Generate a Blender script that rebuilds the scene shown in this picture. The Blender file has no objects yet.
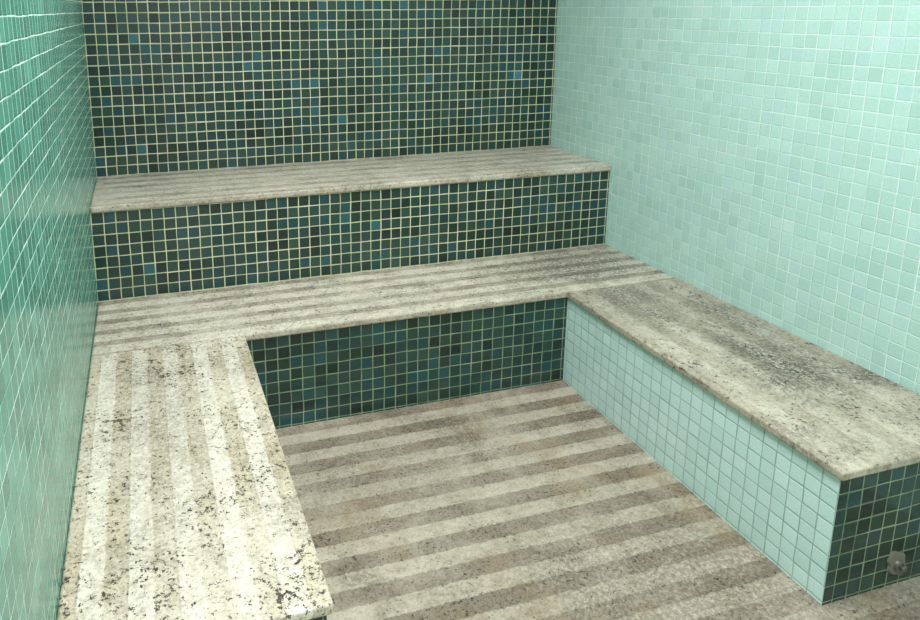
import bpy, bmesh, math, random
from mathutils import Matrix, Vector
S=bpy.context.scene
S.view_settings.view_transform='Standard'
cx,cy,cz,yaw,pit,rol,f,sx,sy,h1,h2,d1,d2,a,b,e1,e2=0.2134,-3.1607,1.4423,0.2791,0.2126,-0.0100,0.7135,-1.1243,-1.4816,0.3759,0.7456,0.5045,0.9380,0.4871,1.7152,2.0885,2.0697
W=2.2; o=.012; t=.025; P=.043
# ---------- camera
fwd=Vector((math.sin(yaw)*math.cos(pit),math.cos(yaw)*math.cos(pit),-math.sin(pit)))
right=Vector((math.cos(yaw),-math.sin(yaw),0)); up=right.cross(fwd)
r2=right*math.cos(rol)+up*math.sin(rol); u2=-right*math.sin(rol)+up*math.cos(rol)
cd=bpy.data.cameras.new("camera"); cam=bpy.data.objects.new("camera",cd); S.collection.objects.link(cam); S.camera=cam
cam.matrix_world=Matrix(((r2.x,u2.x,-fwd.x,cx),(r2.y,u2.y,-fwd.y,cy),(r2.z,u2.z,-fwd.z,cz),(0,0,0,1)))
cd.sensor_width=36; cd.lens=f*1000/920*36; cd.shift_x=-sx*100/920; cd.shift_y=sy*100/920; cd.clip_start=.02

# ---------- node helper
class NT:
    def __init__(s,name):
        s.m=bpy.data.materials.new(name); s.m.use_nodes=True; s.t=s.m.node_tree; s.t.nodes.clear()
        s.out=s.n('ShaderNodeOutputMaterial'); s.b=s.n('ShaderNodeBsdfPrincipled'); s.l(s.b.outputs[0],s.out.inputs[0])
        s.pos=s.n('ShaderNodeNewGeometry').outputs['Position']
    def n(s,ty,**k):
        n=s.t.nodes.new(ty)
        for a_,v in k.items(): setattr(n,a_,v)
        return n
    def l(s,x,y): s.t.links.new(x,y)
    def put(s,sock,v):
        if isinstance(v,bpy.types.NodeSocket): s.l(v,sock)
        else: sock.default_value=v
    def M(s,op,*ar,clamp=False):
        n=s.n('ShaderNodeMath',operation=op,use_clamp=clamp)
        for i,v in enumerate(ar): s.put(n.inputs[i],v)
        return n.outputs[0]
    def sep(s,v):
        n=s.n('ShaderNodeSeparateXYZ'); s.l(v,n.inputs[0]); return n.outputs
    def comb(s,x,y,z=0.):
        n=s.n('ShaderNodeCombineXYZ'); s.put(n.inputs[0],x); s.put(n.inputs[1],y); s.put(n.inputs[2],z); return n.outputs[0]
    def noise(s,v,scale,detail=3,rough=.5):
        n=s.n('ShaderNodeTexNoise'); s.l(v,n.inputs['Vector']); n.inputs['Scale'].default_value=scale; n.inputs['Detail'].default_value=detail; n.inputs['Roughness'].default_value=rough
        return n.outputs[0]
    def white(s,v):
        n=s.n('ShaderNodeTexWhiteNoise',noise_dimensions='3D'); s.l(v,n.inputs['Vector']); return n.outputs['Value'],n.outputs['Color']
    def ramp(s,v,st,interp='LINEAR'):
        n=s.n('ShaderNodeValToRGB'); cr=n.color_ramp; cr.interpolation=interp
        while len(cr.elements)<len(st): cr.elements.new(.5)
        for e,(p,c) in zip(cr.elements,st): e.position=p; e.color=c if len(c)==4 else (*c,1)
        s.l(v,n.inputs[0]); return n.outputs[0]
    def mr(s,v,a0,a1,b0=0.,b1=1.,smooth=False):
        n=s.n('ShaderNodeMapRange'); n.interpolation_type='SMOOTHSTEP' if smooth else 'LINEAR'
        s.put(n.inputs[0],v)
        for i,x in enumerate((a0,a1,b0,b1)): s.put(n.inputs[i+1],x)
        return n.outputs[0]
    def mix(s,fac,A,B,blend='MIX'):
        n=s.n('ShaderNodeMix',data_type='RGBA',blend_type=blend); s.put(n.inputs[0],fac); s.put(n.inputs[6],A); s.put(n.inputs[7],B); return n.outputs[2]
    def bump(s,h,strength,dist,nrm=None):
        n=s.n('ShaderNodeBump'); n.inputs['Strength'].default_value=strength; n.inputs['Distance'].default_value=dist
        s.l(h,n.inputs['Height'])
        if nrm: s.l(nrm,n.inputs['Normal'])
        return n.outputs[0]
def C(h):
    h=h.lstrip('#'); r=[int(h[i:i+2],16)/255 for i in (0,2,4)]
    return tuple((x/12.92 if x<=.04045 else ((x+.055)/1.055)**2.4) for x in r)+(1,)

def mosaic(name,axis,tiles,grout,pitch=P,gw=.0028,rough=.12,u0=0.,v0=0.,clus=.35,tilt=.35,gvar=None,wob=.0014,bv=.12,spec=.5):
    s=NT(name); x,y,z=s.sep(s.pos)
    u=s.M('ADD',x if axis=='x' else y,u0+50*pitch); v=s.M('ADD',z,v0+50*pitch)
    wv=s.comb(u,v)
    nu=s.M('MULTIPLY',s.M('SUBTRACT',s.noise(wv,7,2),.5),wob*4)
    nv=s.M('MULTIPLY',s.M('SUBTRACT',s.noise(s.comb(v,u,3.),7,2),.5),wob*4)
    us=s.M('DIVIDE',s.M('ADD',u,nu),pitch); vs=s.M('DIVIDE',s.M('ADD',v,nv),pitch)
    iu=s.M('FLOOR',us); iv=s.M('FLOOR',vs)
    r1,rc=s.white(s.comb(iu,iv,1.)); jr=s.sep(rc)
    fu=s.M('FRACT',us); fv=s.M('FRACT',vs)
    ju=s.M('MULTIPLY',s.M('SUBTRACT',jr[0],.5),.03); jv=s.M('MULTIPLY',s.M('SUBTRACT',jr[1],.5),.03)
    def edge(fr,j):
        c=s.M('ABSOLUTE',s.M('SUBTRACT',s.M('ADD',fr,j),.5)); return s.M('MULTIPLY',s.M('SUBTRACT',.5,c),pitch)
    eu=edge(fu,ju); ev=edge(fv,jv)
    d=s.M('SMOOTH_MIN',eu,ev,.002)
    mask=s.mr(d,gw*.5-.0006,gw*.5+.0005,0.,1.,True)
    cn=s.noise(s.comb(s.M('MULTIPLY',iu,.16),s.M('MULTIPLY',iv,.42)),1.0,2)
    rv=s.M('ADD',s.M('MULTIPLY',r1,1-clus),s.M('MULTIPLY',s.mr(cn,.3,.7),clus),clamp=True)
    col=s.ramp(rv,tiles)
    col=s.mix(.25,col,s.ramp(s.noise(s.pos,260,2),[(.3,(.55,.55,.55)),(.7,(1,1,1))]),'MULTIPLY')
    bright=s.mr(jr[2],0.,1.,1-bv,1+bv)
    col=s.mix(1.,col,s.comb(bright,bright,bright),'MULTIPLY')
    g2=s.mix(s.mr(s.noise(s.pos,9,4,.6),.35,.65),C(grout),C(gvar or grout))
    col=s.mix(mask,g2,col)
    s.l(col,s.b.inputs['Base Color'])
    s.b.inputs['Specular IOR Level'].default_value=spec
    s.l(s.mr(mask,0.,1.,.75,rough),s.b.inputs['Roughness'])
    w1,wc=s.white(s.comb(iu,iv,7.)); wr=s.sep(wc)
    tl=s.M('ADD',s.M('MULTIPLY',s.M('SUBTRACT',wr[0],.5),fu),s.M('MULTIPLY',s.M('SUBTRACT',wr[1],.5),fv))
    tl=s.M('MULTIPLY',tl,tilt)
    pil=s.mr(d,gw*.5-.0008,gw*.5+.0022,0.,1.,True)
    h=s.M('ADD',s.M('MULTIPLY',tl,mask),pil)
    h=s.M('ADD',h,s.M('MULTIPLY',s.noise(s.pos,60,2),.06))
    s.l(s.bump(h,.8,.0012),s.b.inputs['Normal'])
    return s.m

dark=[(0,C('#13231f')),(.3,C('#1d362f')),(.52,C('#2d473f')),(.7,C('#20403d')),(.84,C('#1f494e')),(.94,C('#2d606a')),(1,C('#4c8799'))]
mint=[(0,C('#b2d8d0')),(.35,C('#b9dfd7')),(.65,C('#c0e4dd')),(.85,C('#b9dddc')),(1,C('#cbe8e4'))]
rin=[(0,C('#c8e8e4')),(.5,C('#cfedea')),(1,C('#d6f1ef'))]
leftc=[(0,C('#3d8070')),(.4,C('#498d7c')),(.7,C('#549a89')),(1,C('#66ab9b'))]
m_back=mosaic("mosaic_dark_back",'x',dark,'#d8d8b4',gvar='#b0b396',v0=-h2+.002,gw=.0037,bv=.18)
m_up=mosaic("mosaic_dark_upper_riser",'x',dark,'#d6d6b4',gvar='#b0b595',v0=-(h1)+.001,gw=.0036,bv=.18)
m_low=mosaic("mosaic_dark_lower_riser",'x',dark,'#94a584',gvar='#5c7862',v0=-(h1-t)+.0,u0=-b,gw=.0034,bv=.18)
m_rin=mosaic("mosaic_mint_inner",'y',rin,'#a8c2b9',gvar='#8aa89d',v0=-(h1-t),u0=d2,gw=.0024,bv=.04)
m_right=mosaic("mosaic_mint_wall",'y',mint,'#e6f6f0',gvar='#c8e4dc',v0=-h2,gw=.0025,clus=.3,tilt=.4,bv=.03)
m_left=mosaic("mosaic_green_wall",'y',leftc,'#dff0e8',gvar='#8db8a8',v0=-h2,gw=.0024,clus=.3,tilt=.3,rough=.2,bv=.06,spec=.32)

def granite(name,axis,period,phase,light,darkc,speck=.5,dirt=.0,band=1.0,bandw=.5,jag=.006,rough=(.2,.6),ochre=0.,dirtc=None,spots=(),grain=.45,bg=.3,fmin=.5):
    s=NT(name); x,y,z=s.sep(s.pos)
    c=y if axis=='x' else x
    cn=s.M('ADD',c,s.M('MULTIPLY',s.M('SUBTRACT',s.noise(s.pos,70,4,.7),.5),jag*2))
    fr=s.M('FRACT',s.M('ADD',s.M('DIVIDE',cn,period),100+phase))
    tri=s.M('MULTIPLY',s.M('ABSOLUTE',s.M('SUBTRACT',fr,.5)),2.)
    st=s.M('MULTIPLY',s.mr(tri,bandw+.05,bandw-.05,0.,1.,True),band)
    fade=s.mr(s.noise(s.pos,3.5,4,.6),.34,.62,fmin,1.)
    stf=s.M('MULTIPLY',st,fade)
    base=s.mix(s.mr(s.noise(s.pos,14,5,.65),.35,.65),C(light[0]),C(light[1]))
    bd=s.mix(s.mr(s.noise(s.pos,22,5,.7),.35,.65),C(darkc[0]),C(darkc[1]))
    col=s.mix(stf,base,bd)
    gr=s.ramp(s.noise(s.pos,120,5,.72),[(.34,(.2,.19,.18)),(.46,(.86,.85,.83)),(.7,(1.18,1.18,1.16))])
    col=s.mix(s.M('ADD',grain,s.M('MULTIPLY',stf,bg),clamp=True),col,gr,'MULTIPLY')
    gr2=s.ramp(s.noise(s.pos,42,5,.75),[(.36,(.55,.51,.45)),(.52,(1,1,1))])
    col=s.mix(.5,col,gr2,'MULTIPLY')
    if ochre>0:
        col=s.mix(s.M('MULTIPLY',s.mr(s.noise(s.pos,4.5,4,.6),.53,.7),ochre),col,C('#8a6c3a'))
    dm=s.mr(s.noise(s.pos,3.2,6,.72),.5,.68)
    for (px,py,rx,ry,am) in spots:
        ex=s.M('DIVIDE',s.M('SUBTRACT',x,px),rx); ey=s.M('DIVIDE',s.M('SUBTRACT',y,py),ry)
        q=s.M('SQRT',s.M('ADD',s.M('MULTIPLY',ex,ex),s.M('MULTIPLY',ey,ey)))
        q=s.M('ADD',q,s.M('MULTIPLY',s.M('SUBTRACT',s.noise(s.pos,11,5,.7),.5),2.6))
        dm=s.M('MAXIMUM',dm,s.M('MULTIPLY',s.mr(q,1.2,.3),am))
    dm2=s.mr(s.noise(s.pos,85,6,.8),.42,.54)
    dmm=s.M('MULTIPLY',s.M('MULTIPLY',dm,dm2),dirt)
    col=s.mix(dmm,col,C(dirtc or '#403c35'))
    cl=s.noise(s.pos,7,4,.7)
    thr=s.M('SUBTRACT',s.M('SUBTRACT',.74,s.M('MULTIPLY',cl,.24*speck*2)),s.M('MULTIPLY',st,.02))
    sp=s.noise(s.pos,100,5,.72)
    sm=s.mr(s.M('SUBTRACT',sp,thr),0.,.03)
    col=s.mix(s.M('MULTIPLY',sm,.92),col,C('#222120'))
    s.l(col,s.b.inputs['Base Color'])
    s.l(s.mr(st,0.,1.,rough[0],rough[1]),s.b.inputs['Roughness'])
    h=s.M('SUBTRACT',s.M('MULTIPLY',s.noise(s.pos,170,4,.7),s.M('ADD',st,.12)),s.M('MULTIPLY',st,1.2))
    s.l(s.bump(h,.8,.0018),s.b.inputs['Normal'])
    return s.m

g_up=granite("granite_upper_seat",'x',.088,.1,('#e4e0d3','#d6d1c2'),('#b5ae9c','#a09888'),speck=.5,dirt=.5,bandw=.42,fmin=.4)
g_back=granite("granite_back_seat",'x',.086,.55,('#e6e2d3','#d7d1c0'),('#b0a895','#9a9182'),speck=.53,dirt=.8,spots=[(1.9,-.72,.45,.25,.9),(1.0,-.85,.5,.12,.3)],bandw=.42,fmin=.4)
g_left=granite("granite_left_seat",'y',.092,.4,('#e6e2d5','#dad5c5'),('#cec5ae','#beb49d'),speck=.65,dirt=.6,spots=[(.2,-1.4,.12,.4,.6)],bg=.2,fmin=.4)
g_right=granite("granite_right_seat",'y',.12,.2,('#ccc6b6','#b8b1a0'),('#b3aa97','#9e9582'),speck=.64,dirt=1.,band=.5,spots=[(2.03,-1.62,.17,.28,.9),(1.9,-1.05,.2,.3,.7),(2.1,-1.3,.12,.25,.7)])
g_floor=granite("granite_floor",'x',.108,.3,('#c4bdae','#b2aa99'),('#958b7c','#807667'),speck=.56,dirt=.8,ochre=.4,jag=.009,bandw=.5,rough=(.3,.75),dirtc='#4c4437',spots=[(1.5,-1.9,.7,.4,.7),(.8,-1.3,.5,.25,.4),(2.0,-2.3,.6,.25,1.)],fmin=.4)

def simple(name,col,rough=.6,emit=0,metal=0):
    s=NT(name); n=s.noise(s.pos,12 if not metal else 80,3)
    c=s.mix(s.mr(n,.3,.7),C(col),tuple(v*.85 for v in C(col)[:3])+(1,))
    s.l(c,s.b.inputs['Base Color']); s.b.inputs['Roughness'].default_value=rough; s.b.inputs['Metallic'].default_value=metal
    if emit: s.b.inputs['Emission Color'].default_value=(1,.98,.93,1); s.b.inputs['Emission Strength'].default_value=emit
    return s.m
m_ceil=simple("painted_ceiling",'#e4e4e2',.8)
m_fill=simple("fill_glow",'#ffffff',.4,3)  # glowing face of the added ceiling fill panels
m_rim=simple("white_metal",'#dcdcd8',.3)
m_door=simple("door_laminate",'#c9ccc6',.5)
m_mortar=simple("exposed_mortar",'#7d7a70',.9)
m_steel=simple("stained_steel",'#8a8a86',.35,0,.8)

# ---------- geometry
def addob(name,bm,mats,parent=None,bev=0,seg=4):
    me=bpy.data.meshes.new(name); bm.to_mesh(me); bm.free()
    for m in mats: me.materials.append(m)
    ob=bpy.data.objects.new(name,me); S.collection.objects.link(ob)
    if parent: ob.parent=parent
    if bev:
        md=ob.modifiers.new("bevel",'BEVEL'); md.width=bev; md.segments=seg; md.limit_method='ANGLE'
    return ob
def prism(name,poly,z0,z1,mats,parent=None,bev=0,matfn=None,seg=4):
    bm=bmesh.new()
    vb=[bm.verts.new((x,y,z0)) for x,y in poly]; vt=[bm.verts.new((x,y,z1)) for x,y in poly]
    n=len(poly)
    bm.faces.new(vb[::-1]); bm.faces.new(vt)
    for i in range(n): bm.faces.new((vb[i],vb[(i+1)%n],vt[(i+1)%n],vt[i]))
    bmesh.ops.recalc_face_normals(bm,faces=bm.faces)
    for fc in bm.faces: fc.material_index=matfn(fc) if matfn else 0
    return addob(name,bm,mats,parent,bev,seg)
def empty(name,loc=(0,0,0)):
    e=bpy.data.objects.new(name,None); S.collection.objects.link(e); e.empty_display_size=.1; return e
H=2.45; YF=-4.3
def wx(y): return W+max(0,(-y-d1))*.028
prism("floor",[(-.12,YF-.12),(W+.3,YF-.12),(W+.3,.12),(-.12,.12)],-.1,0,[g_floor])
prism("wall_left",[(-.12,YF),(0,YF),(0,0),(-.12,0)],0,H,[m_left])
prism("wall_back",[(-.12,0),(W+.2,0),(W+.2,.12),(-.12,.12)],0,H,[m_back])
prism("wall_right",[(W,0),(wx(-d1),-d1),(wx(YF),YF),(wx(YF)+.12,YF),(W+.2,0)],0,H,[m_right])
prism("wall_front",[(-.12,YF-.12),(W+.3,YF-.12),(W+.3,YF),(-.12,YF)],0,H,[m_ceil])
prism("door_1",[(.9,YF+.001),(1.7,YF+.001),(1.7,YF+.035),(.9,YF+.035)],0.005,2.05,[m_door],None,.004)
prism("ceiling",[(-.12,YF-.12),(W+.3,YF-.12),(W+.3,.12),(-.12,.12)],H,H+.1,[m_ceil])

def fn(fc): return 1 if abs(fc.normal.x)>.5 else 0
lower=empty("granite_bench")
u=[(0,0),(0,-e1+o),(a-o,-e1+o),(a-o,-d2+o),(b+o,-d2+o),(b+o,-e2+o),(wx(-e2),-e2+o),(wx(-d1),-d1),(W,0)]
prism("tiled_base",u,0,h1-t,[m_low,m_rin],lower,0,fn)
prism("back_seat_slab",[(0,-d1+o),(0,-d2),(wx(-d2),-d2),(wx(-d1),-d1+o)],h1-t,h1,[g_back],lower,.007)
prism("left_seat_slab",[(0,-d2-.0005),(0,-e1),(a,-e1),(a,-d2-.0005)],h1-t,h1,[g_left],lower,.007)
prism("right_seat_slab",[(b,-d2-.0005),(b,-e2),(wx(-e2),-e2),(wx(-d2),-d2-.0005)],h1-t,h1,[g_right],lower,.007)
yf=-e2+o
random.seed(4)
bm=bmesh.new(); pts=[]
for i in range(18):
    an=i/18*2*math.pi; rr=.026*(1+.5*(random.random()-.5)); pts.append((1.955+rr*math.cos(an)*1.2,.062+rr*math.sin(an)*1.5))
va=[bm.verts.new((x,yf,z)) for x,z in pts]; vb=[bm.verts.new((x*.9+1.955*.1,yf-.006,z*.9+.0062)) for x,z in pts]
bm.faces.new(vb)
for i in range(18): bm.faces.new((va[i],va[(i+1)%18],vb[(i+1)%18],vb[i]))
bmesh.ops.recalc_face_normals(bm,faces=bm.faces)
addob("mortar_patch",bm,[m_mortar],lower)
bm=bmesh.new()
prof=[(.0,-.024),(.007,-.024),(.009,-.022),(.009,-.014),(.014,-.012),(.016,-.006),(.016,.0)]
rings=[]
for r_,dy in prof:
    rings.append([bm.verts.new((1.955+max(r_,.0005)*math.cos(k/24*2*math.pi),yf+dy,.062+max(r_,.0005)*math.sin(k/24*2*math.pi))) for k in range(24)])
for i in range(len(rings)-1):
    for k in range(24): bm.faces.new((rings[i][k],rings[i][(k+1)%24],rings[i+1][(k+1)%24],rings[i+1][k]))
bm.faces.new(rings[0])
bmesh.ops.recalc_face_normals(bm,faces=bm.faces)
addob("pipe_cap",bm,[m_steel],lower)

upper=empty("granite_bench.001")
prism("tiled_riser",[(0,0),(0,-d1+o),(W,-d1+o),(W,0)],h1-t,h2-t,[m_up],upper)
prism("seat_slab",[(0,0),(0,-d1),(W,-d1),(W,0)],h2-t,h2,[g_up],upper,.007)

# added ceiling fill panels, out of view, to light the closed room
for nm,y0,en in (("ceiling_fill",-3.4,42),("ceiling_fill.001",-1.6,36)):
    fill=empty(nm); x0=.9
    prism("fill_rim",[(x0-.45,y0-.45),(x0+.45,y0-.45),(x0+.45,y0+.45),(x0-.45,y0+.45)],H-.05,H,[m_rim],fill,.01)
    prism("fill_diffuser",[(x0-.42,y0-.42),(x0+.42,y0-.42),(x0+.42,y0+.42),(x0-.42,y0+.42)],H-.062,H-.045,[m_fill],fill,.005)
    ld=bpy.data.lights.new("fill_light",'AREA'); ld.shape='RECTANGLE'; ld.size=.8; ld.size_y=.8; ld.energy=en; ld.color=(1,.97,.965)
    lo=bpy.data.objects.new("fill_light",ld); S.collection.objects.link(lo); lo.location=(x0,y0,H-.075); lo.parent=fill

w=bpy.data.worlds.new("world"); S.world=w; w.use_nodes=True
bg=w.node_tree.nodes['Background']; bg.inputs[0].default_value=(.93,1,.98,1); bg.inputs[1].default_value=1.
